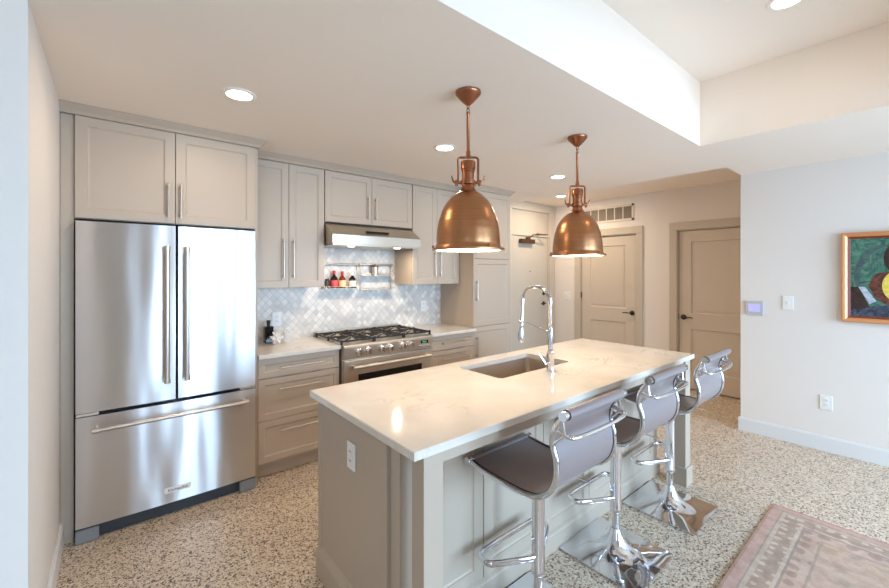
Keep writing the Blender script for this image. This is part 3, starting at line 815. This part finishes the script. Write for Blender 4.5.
# ------------------------------------------------------------------ pendants
def pendant(cx, cy, label):
    zb = 1.622
    r = thing('pendant_lamp', (cx, cy, H), label, 'pendant lamp', 'copper pendants above the island')
    MB().lathe([(.001, H-.0005), (.066, H-.0005), (.066, H-.010), (.062, H-.016), (.050, H-.030), (.046, H-.034), (.030, H-.052), (.014, H-.066), (.009, H-.068), (.001, H-.069)], (cx, cy, 0), 36).build('canopy', M_brass, r)
    mb = MB()
    for z, ax in ((H-.075, 0), (H-.094, 1)):
        pts = []
        for k in range(16):
            a = 2*PI*k/16; u_ = .008*math.cos(a); v_ = .013*math.sin(a)
            pts.append((cx + (u_ if ax else 0), cy + (0 if ax else u_), z + v_))
        mb.tube(pts, .0025, 8, closed=True)
    mb.build('chain', M_brass, r)
    MB().lathe([(.001, 0), (.009, 0), (.011, -.008), (.0085, -.012), (.0085, -.20), (.012, -.204), (.012, -.222), (.016, -.226), (.016, -.238), (.001, -.24)], (cx, cy, H-.104), 20).build('stem', M_brass, r)
    # yoke (fork) in the x direction of the picture plane
    ux, uy = .769, -.639
    def P(o, z, q=0): return (cx + ux*o - uy*q, cy + uy*o + ux*q, z)
    zt = H-.338
    pts = [P(-.052, 1.972), P(-.052, zt-.012), P(-.047, zt-.003), P(-.038, zt), P(.038, zt), P(.047, zt-.003), P(.052, zt-.012), P(.052, 1.972)]
    yk = MB().tube(pts, .0058, 10).build('yoke', M_brass, r)
    for s_ in (-1, 1):
        mb = MB()
        mb.tube([P(s_*.036, 1.972), P(s_*.066, 1.972)], [.008, .008], 12)
        mb.tube([P(s_*.066, 1.970), P(s_*.078, 1.98), P(s_*.086, 2.008)], [.006, .005, .003], 8)
        mb.tube([P(s_*.060, 1.955), P(s_*.060, 1.985)], .008, 10)
        mb.build('thumb_screw', M_brass, yk)
    MB().lathe([(.001, 2.088), (.010, 2.088), (.010, 2.082), (.036, 2.080), (.038, 2.076), (.038, 2.040), (.034, 2.036), (.034, 2.028), (.031, 2.024), (.031, 1.985), (.038, 1.982), (.038, 1.962), (.030, 1.958),
                (.032, 1.945), (.044, 1.925), (.052, 1.915), (.052, 1.906), (.001, 1.906)], (cx, cy, 0), 36).build('socket', M_brass, r)
    # dome: outer skin and white inner skin
    R_ = .165; prof = [(.046, 1.924)]
    for k in range(1, 25):
        tt = k/24; z = 1.922 - (1.922-1.648)*tt
        tab = ((0, .29), (.03, .385), (.08, .49), (.14, .59), (.2, .672), (.29, .765), (.375, .83), (.55, .925), (.73, .975), (.9, 1.0), (1, 1.005))
        for (ta, ra), (tb, rb) in zip(tab[:-1], tab[1:]):
            if ta <= tt <= tb: rr = R_*(ra + (rb-ra)*(tt-ta)/(tb-ta))
        prof.append((rr, z))
    prof += [(.169, 1.640), (.171, 1.634), (.186, 1.632), (.1875, 1.627), (.186, 1.622), (.168, 1.621)]
    sd = MB().lathe(prof, (cx, cy, 0), 64, cap0=True, cap1=False).build('shade', M_copper, r)
    inn = [(.168, 1.621)] + [(max(r_-.004, .03), z-.002) for r_, z in prof[-7:0:-1]]
    MB().lathe(inn, (cx, cy, 0), 64, cap0=False, cap1=True).build('shade_lining', mat('white_enamel_lining', (240, 236, 228), .5), sd)
    for k in range(3):
        mb = MB(); a = 2*PI*k/3 + .35
        p = Vector((cx + .181*math.cos(a), cy + .181*math.sin(a), 1.620)); mb.lathe([(.001, 0), (.006, 0), (.006, .022), (.004, .026), (.001, .027)], p, 12)
        mb.build('rim_screw', M_brass, sd)
    MB().lathe([(.001, 1.72), (.018, 1.725), (.030, 1.74), (.035, 1.762), (.030, 1.785), (.016, 1.81), (.013, 1.83), (.013, 1.905), (.001, 1.906)], (cx, cy, 0), 28).build('bulb', M_bulb, r)
    l = bpy.data.lights.new('pendant_light', 'POINT'); l.energy = 4; l.color = (1, .88, .74); l.shadow_soft_size = .03
    o = bpy.data.objects.new('pendant_light', l); C.objects.link(o); o.parent = r; o.location = Vector((cx, cy, 1.69)) - ORG[r]
    return r
pendant(1.416, 1.515, 'copper dome pendant nearer the camera, over the left half of the island')
pendant(2.465, 1.538, 'copper dome pendant farther away, over the right half of island near sink')

# ------------------------------------------------------------------ recessed lights
M_ring = mat('white_trim_ring', (240, 236, 228), .5)
def downlight(x, y, z, label, power=6.2):
    r = thing('recessed_light', (x, y, z), label, 'ceiling light', 'recessed ceiling lights')
    MB().lathe([(.062, -.0005), (.082, -.0005), (.080, -.005), (.062, -.006), (.062, -.0005)], (x, y, z), 40, cap0=False, cap1=False).build('trim_ring', M_ring, r)
    MB().lathe([(.001, -.001), (.063, -.001), (.063, -.004), (.001, -.004)], (x, y, z), 40).build('lens', M_lamp, r)
    l = bpy.data.lights.new('downlight', 'AREA'); l.shape = 'DISK'; l.size = .12; l.energy = power; l.color = (1, .80, .58)
    o = bpy.data.objects.new('downlight', l); C.objects.link(o); o.parent = r; o.location = (0, 0, -.008)
downlight(.513, 2.30, H, 'lit round recessed light in the ceiling nearest the refrigerator')
downlight(1.912, 2.30, H, 'lit round recessed light in the ceiling just left of the first pendant')
downlight(3.344, 2.30, H, 'lit round recessed light in the ceiling in front of the pantry, left of second pendant')
downlight(4.95, 3.35, HH, 'lit round recessed light in the hall ceiling behind the second pendant', 15)
downlight(2.673, .46, 2.91, 'lit round recessed light in the raised tray ceiling at top right', 1.5)

# ------------------------------------------------------------------ bar stools
def stool(cx, cy, label):
    r = thing('bar_stool', (cx, cy, 0), label, 'bar stool', 'chrome bar stools at the island')
    # base plate with trumpet flare
    R = []; half = .212; n = 72
    def sq(a, h_, pw=70):
        c_, s_ = math.cos(a), math.sin(a); k = (abs(c_)**pw + abs(s_)**pw)**(-1/pw); return h_*k
    steps = [(.0, .0)]
    for k in range(0, 15):
        f = k/14; rr = []
        for i in range(n):
            a = 2*PI*i/n
            rad0 = .026; rad1 = sq(a, half)
            w_ = f**1.15; rd = rad0 + (rad1-rad0)*w_
            bl = min(1, f*1.0)
            z = .010 + .13*math.exp(-(rd-.026)/.036) + .014*(1-f)*(f*2)
            rr.append(Vector((cx+rd*math.cos(a), cy+rd*math.sin(a), z)))
        R.append(rr)
    R.append([Vector((p.x, p.y, .001)) for p in R[-1]])
    MB().rings(R).build('base_plate', M_chrome, r)
    MB().lathe([(.001, .10), (.019, .10), (.019, .31), (.001, .31)], (cx, cy, 0), 28).build('piston', M_chrome, r)
    MB().lathe([(.001, .225), (.027, .225), (.030, .23), (.030, .245), (.0275, .25), (.0275, .648), (.03, .65), (.03, .662), (.001, .662)], (cx, cy, 0), 32).build('column', M_chrome, r)
    MB().box(cx-.09, cx+.09, cy-.08, cy+.10, .660, .668, .002).build('seat_plate', M_chrome, r)
    MB().tube([(cx+.04, cy-.03, .655), (cx+.10, cy-.10, .645), (cx+.13, cy-.17, .633)], [.003, .003, .003], 8).build('height_lever', M_chrome, r)
    # footrest loop
    hl = [(-.02, .0), (-.09, .035), (-.178, .085), (-.198, .105), (-.203, .13), (-.196, .155), (-.175, .168), (-.14, .171)]
    fr_ = [(cx+p, cy+q, .30) for p, q in hl] + [(cx, cy+.172, .30)] + [(cx-p, cy+q, .30) for p, q in hl[::-1]]
    MB().tube(catmull(fr_, 4), .0095, 12, ry=.014).build('footrest', M_chrome, r)
    # sling
    dy = cy - 1.06
    base = [(1.272, .690), (1.18, .678), (1.06, .674), (.96, .678), (.90, .696), (.855, .735), (.832, .79), (.832, .85), (.846, .90), (.842, .945), (.820, .985), (.800, 1.012)]
    prof = [(p.y, p.z) for p in catmull([(0, a+dy, b) for a, b in base], 5)]
    x0, x1 = cx-.192, cx+.192
    sl = MB().sheet(prof, x0, x1, .006).build('sling_seat', M_sling, r)
    for x in (x0, x1): MB().tube([(x, y, z) for y, z in prof], .0055, 8).build('edge_piping', M_piping, sl)
    for x in (cx-.202, cx+.202):
        MB().tube([(x, y, z-.004) for y, z in prof], .0075, 12, ry=.011).build('side_rail', M_chrome, r)
    for (y, z, rr) in ((1.276+dy, .690, .013), (.797+dy, 1.014, .015)):
        cb = MB().tube([(cx-.211, y, z), (cx+.211, y, z)], rr, 18).build('cross_tube', M_chrome, r)
        if True:
            MB().tube([(cx-.188, y, z), (cx+.188, y, z)], rr+(.004 if z > .9 else .001), 18).build('rolled_edge', M_sling, cb)
        for xa in (cx-.215, cx+.211): MB().tube([(xa, y, z), (xa+.004, y, z)], rr+.002, 16).build('end_cap', M_chrome, cb)
    # back brace
    br = [(cx-.202, .838+dy, .955), (cx-.195, .800+dy, .945), (cx-.17, .772+dy, .938), (cx, .764+dy, .936), (cx+.17, .772+dy, .938), (cx+.195, .800+dy, .945), (cx+.202, .838+dy, .955)]
    MB().tube(catmull(br, 5), .008, 12).build('back_brace', M_chrome, r)
    for s_ in (-1, 1): MB().tube([(cx+s_*.202, .845+dy, .90), (cx+s_*.197, .800+dy, .945), (cx+s_*.20, .806+dy, .99)], .006, 8).build('brace_bracket', M_chrome, r)
    # under-seat cross bar
    for yy_ in (1.10, 1.0): MB().tube([(cx-.196, yy_+dy, .663), (cx+.196, yy_+dy, .663)], .007, 10).build('seat_support', M_chrome, r)
    return r
stool(1.40, 1.06, 'chrome and brown sling bar stool nearest the camera at island')
stool(2.085, 1.07, 'chrome and brown sling bar stool in the middle of the three')
stool(2.77, 1.06, 'chrome and brown sling bar stool farthest away, beside the island leg')

# ------------------------------------------------------------------ rug
cx_, cy_ = (RUGX[0]+RUGX[1])/2, (RUGY[0]+RUGY[1])/2
ob = MB().box(RUGX[0], RUGX[1], RUGY[0], RUGY[1], .001, .011, .003).build('area_rug', M_rug, org=(cx_, cy_, 0))
tag(ob, 'faded pink and tan patterned rug with a border on terrazzo floor', 'rug')

# ------------------------------------------------------------------ painting on the right wall
pt = thing('framed_painting', (XR, -.05, 1.47), 'abstract still life painting in a gold-copper frame on right wall', 'painting')
PY1, PY0, PZ0, PZ1 = .448, -.55, 1.106, 1.828
M_gold = mat('gold_frame', (226, 160, 110), .38, .55)
M_rust = mat('rust_inner_frame', (128, 52, 28), .45)
x = XR
mb = MB()
w_ = .040
def framering(w0, w1, d0, d1):
    a = [Vector((x-d0, PY0+w0, PZ0+w0)), Vector((x-d0, PY1-w0, PZ0+w0)), Vector((x-d0, PY1-w0, PZ1-w0)), Vector((x-d0, PY0+w0, PZ1-w0))]
    return a
rings_ = [framering(0, 0, .001, 0), framering(0, 0, .034, 0), framering(.008, 0, .042, 0), framering(.022, 0, .038, 0), framering(.034, 0, .030, 0), framering(.036, 0, .020, 0), framering(.036, 0, .001, 0)]
mb.rings(rings_, loop=True, smooth=False); mb.build('frame', M_gold, pt)
mb = MB(); rings_ = [framering(.0365, 0, .002, 0), framering(.0365, 0, .026, 0), framering(.052, 0, .018, 0), framering(.052, 0, .002, 0)]
mb.rings(rings_, loop=True, smooth=False); mb.build('inner_frame', M_rust, pt)
def pm(name, c1, c2, sc=14):
    m = mat(name, c1, .5); t = NT(m); t.color(t.ramp(t.noise(t.map((1, 1, 1)), sc, 5, .6, 2.2), [(.35, c1), (.65, c2)])); t.bump(t.noise(t.map(), 60, 3), .4, .003); return m
PM = [pm('paint_green', (34, 84, 72), (92, 140, 118), 12), pm('paint_navy', (18, 22, 36), (84, 96, 116), 22), pm('paint_maroon', (60, 26, 24), (128, 70, 54)),
      pm('paint_yellow', (214, 190, 60), (238, 222, 120), 20), pm('paint_white', (196, 204, 214), (150, 166, 186), 20), pm('paint_slate', (54, 82, 84), (84, 104, 100)), pm('paint_dark', (36, 26, 26), (70, 44, 38))]
mb = MB().box(x-.016, x-.002, PY0+.045, PY1-.045, PZ0+.045, PZ1-.045)
def blob(pts, mi, lift):
    """paint patch; pts in (distance right of the left edge, height above the bottom edge)"""
    Y0 = PY1-.05; Zb = PZ0+.05
    mb.prism([(Y0-a*.83, Zb+b) for a, b in pts], 'x', x-.016-lift, x-.0155, mi=mi)
def ell(cx, cy, rx, ry, rot=0, n=28):
    return [(cx+rx*math.cos(2*PI*k/n)*math.cos(rot)-ry*math.sin(2*PI*k/n)*math.sin(rot), cy+rx*math.cos(2*PI*k/n)*math.sin(rot)+ry*math.sin(2*PI*k/n)*math.cos(rot)) for k in range(n)]
def swirl(cx, cy, r0, r1, a0, a1, w, mi, lift):
    o = []; i_ = []
    for k in range(17):
        f = k/16; a = a0+(a1-a0)*f; r_ = r0+(r1-r0)*f; ww = w*math.sin(PI*min(max(f, .03), .97))
        o.append((cx+(r_+ww)*math.cos(a), cy+(r_+ww)*math.sin(a)*1.3)); i_.append((cx+(r_-ww)*math.cos(a), cy+(r_-ww)*math.sin(a)*1.3))
    blob(o + i_[::-1], mi, lift)
swirl(.24, .30, .20, .19, 1.4, 3.9, .022, 5, .0004)
swirl(.26, .34, .12, .13, 1.2, 3.4, .008, 5, .0005)
blob([(0, 0), (.9, 0), (.9, .10), (.5, .12), (.28, .10), (.12, .08), (0, .10)], 1, .0004)
blob([(0, .06), (.06, .05), (.13, .08), (.10, .14), (.06, .235), (0, .235)], 6, .0008)
blob([(.055, .235), (.10, .235), (.175, .125), (.13, .10)], 4, .0012)
blob([(.12, .25), (.17, .34), (.26, .36), (.40, .33), (.42, .18), (.24, .10), (.17, .14)], 2, .0008)
blob(ell(.335, .46, .115, .13), 6, .0012); blob(ell(.345, .455, .075, .09), 2, .0016)
blob(ell(.315, .245, .105, .12), 3, .002); blob(ell(.335, .245, .045, .06), 0, .0023)
blob(ell(.56, .25, .11, .10), 2, .0015); blob(ell(.70, .22, .08, .10), 3, .0018)
for k in range(26):      # loose brush strokes
    a_ = random.uniform(.01, .95); b_ = random.uniform(.02, .58); an = random.uniform(-.6, .9); ln = random.uniform(.02, .06); w2 = random.uniform(.003, .007)
    c_, s__ = math.cos(an), math.sin(an)
    mi_ = random.choice((0, 5, 1, 5)) if b_ > .25 else random.choice((1, 6, 5, 4))
    blob([(a_-c_*ln+s__*w2*.3, b_-s__*ln-c_*w2*.3), (a_-s__*-w2, b_-c_*w2), (a_+c_*ln, b_+s__*ln), (a_-s__*w2, b_+c_*w2)], mi_, .0010 + .00002*k)
blob([(.5, .05), (.8, .06), (.82, .14), (.52, .12)], 4, .001)
mb.build('canvas', PM, pt)

# ------------------------------------------------------------------ rail shelves on the backsplash
def rack(name, x0, x1, label, shelves, rail_z=1.585):
    r = thing(name, ((x0+x1)/2, 3.6, 1.33), label, 'wall rack')
    mb = MB().tube([(x0-.01, 3.60, rail_z), (x1+.01, 3.60, rail_z)], .009, 14)
    for xx in (x0+.02, x1-.02): mb.tube([(xx, 3.60, rail_z), (xx, 3.628, rail_z)], .012, 14)
    mb.build('rail', M_steel, r)
    for xx in (x0+.004, x1-.004): MB().tube([(xx, 3.606, rail_z), (xx, 3.606, shelves[0])], .004, 8).build('side_wire', M_steel, r)
    for z in shelves:
        mb = MB().box(x0, x1, 3.545, 3.618, z-.003, z+.001, .001)
        mb.tube([(x0, 3.545, z+.014), (x1, 3.545, z+.014)], .003, 8)
        for xx in (x0+.003, x1-.003): mb.tube([(xx, 3.545, z+.014), (xx, 3.545, z)], .003, 8)
        mb.build('shelf', M_steel, r)
    return r
rack('spice_rack', 1.500, 1.865, 'steel rail shelf on backsplash holding three small liquor bottles', [1.355])
rack('utensil_rack', 1.895, 2.262, 'steel rail with two narrow shelves right of the bottles on backsplash', [1.335, 1.475])
def bottle(cx, cy, z0, h, w, body, neck, lab, label, name='bottle', wide=False):
    r = thing(name, (cx, cy, z0), label, 'bottle')
    s_ = h
    MB().lathe([(.001, 0), (w*.92, 0), (w, .006), (w, s_*.48), (w*.85, s_*.60), (w*.38, s_*.72), (w*.32, s_*.76), (w*.32, s_*.86), (.001, s_*.86)], (cx, cy, z0+.001), 28).build('glass_body', body, r)
    MB().lathe([(.001, s_*.80), (w*.42, s_*.80), (w*.42, s_), (.001, s_)], (cx, cy, z0+.001), 20).build('cap', neck, r)
    MB().lathe([(w+.0006, s_*.08), (w+.0012, s_*.10), (w+.0012, s_*.44), (w+.0006, s_*.46)], (cx, cy, z0+.001), 28, cap0=False, cap1=False).build('paper_label', lab, r)
    return r
M_dkglass = mat('dark_bottle_glass', (30, 14, 12), .08); M_red = mat('red_cap', (190, 34, 30), .4); M_redlab = mat('red_label', (214, 84, 84), .5)
M_amber = mat('amber_glass', (120, 40, 24), .08); M_cream = mat('cream_label', (226, 196, 150), .6); M_wlab = mat('white_label', (224, 220, 210), .6)
bottle(1.615, 3.58, 1.356, .165, .035, M_dkglass, M_red, M_redlab, 'small dark bottle with red cap and red label on rail shelf')
bottle(1.698, 3.58, 1.356, .160, .034, M_amber, M_red, M_cream, 'small amber bottle with cream label between the other two shelf bottles')
bottle(1.803, 3.58, 1.356, .150, .037, M_dkglass, M_white, M_wlab, 'small black bottle with white label and pale stopper on rail shelf')
r = thing('spice_jar', (1.545, 3.582, 1.356), 'small dark jar at the left end of the rail shelf', 'jar')
MB().lathe([(.001, .001), (.018, .001), (.018, .065), (.014, .072), (.001, .072)], (1.545, 3.582, 1.356), 24).build('glass_body', M_darkgrey, r)
MB().lathe([(.001, .072), (.016, .072), (.016, .09), (.001, .09)], (1.545, 3.582, 1.356), 24).build('lid', M_black, r)
r = thing('canister', (2.055, 3.582, 1.4765), 'small steel canister with dark lid on the upper rail shelf', 'canister')
MB().lathe([(.001, .0005), (.032, .0005), (.032, .085), (.001, .085)], (2.055, 3.582, 1.4765), 28).build('can', M_nickel, r)
MB().lathe([(.001, .085), (.034, .085), (.034, .1), (.006, .103), (.006, .112), (.001, .113)], (2.055, 3.582, 1.4765), 28).build('lid', M_bronze, r)

# ------------------------------------------------------------------ things on the left worktop
r = thing('black_bottle', (1.01, 3.53, .915), 'square black bottle with narrow stopper on worktop by refrigerator', 'bottle')
MB().box(.975, 1.045, 3.50, 3.56, .916, 1.055, .008).build('glass_body', M_blackglass, r)
MB().lathe([(.001, 1.050), (.014, 1.055), (.013, 1.075), (.016, 1.08), (.016, 1.105), (.001, 1.106)], (1.01, 3.53, 0), 20).build('stopper', M_black, r)
r = thing('star_ornament', (1.035, 3.39, .915), 'faceted clear glass star ornament in front of black bottle', 'ornament')
mb = MB()
ctr = Vector((1.035, 3.39, .977)); b = bmesh.new(); bmesh.ops.create_icosphere(b, subdivisions=1, radius=.033)
for f in list(b.faces):
    c0 = f.calc_center_median(); res = bmesh.ops.poke(b, faces=[f]); res['verts'][0].co = c0.normalized()*.061
for v in b.verts: v.co += ctr
me = bpy.data.meshes.new('tmp'); b.to_mesh(me); b.free(); mb.bm.from_mesh(me)
mb.build('crystal', mat('frosted_crystal', (240, 238, 236), .12, 0, Alpha=.85), r)
def tumbler(x, y, label):
    r = thing('glass_tumbler', (x, y, .915), label, 'glass')
    MB().lathe([(.001, .001), (.029, .001), (.033, .095), (.0305, .095), (.027, .012), (.001, .012)], (x, y, .915), 32).build('glass_wall', M_glass, r)
tumbler(1.135, 3.44, 'clear drinking glass beside the star ornament, nearer to it')
tumbler(1.185, 3.53, 'clear drinking glass on left worktop, nearer the range')
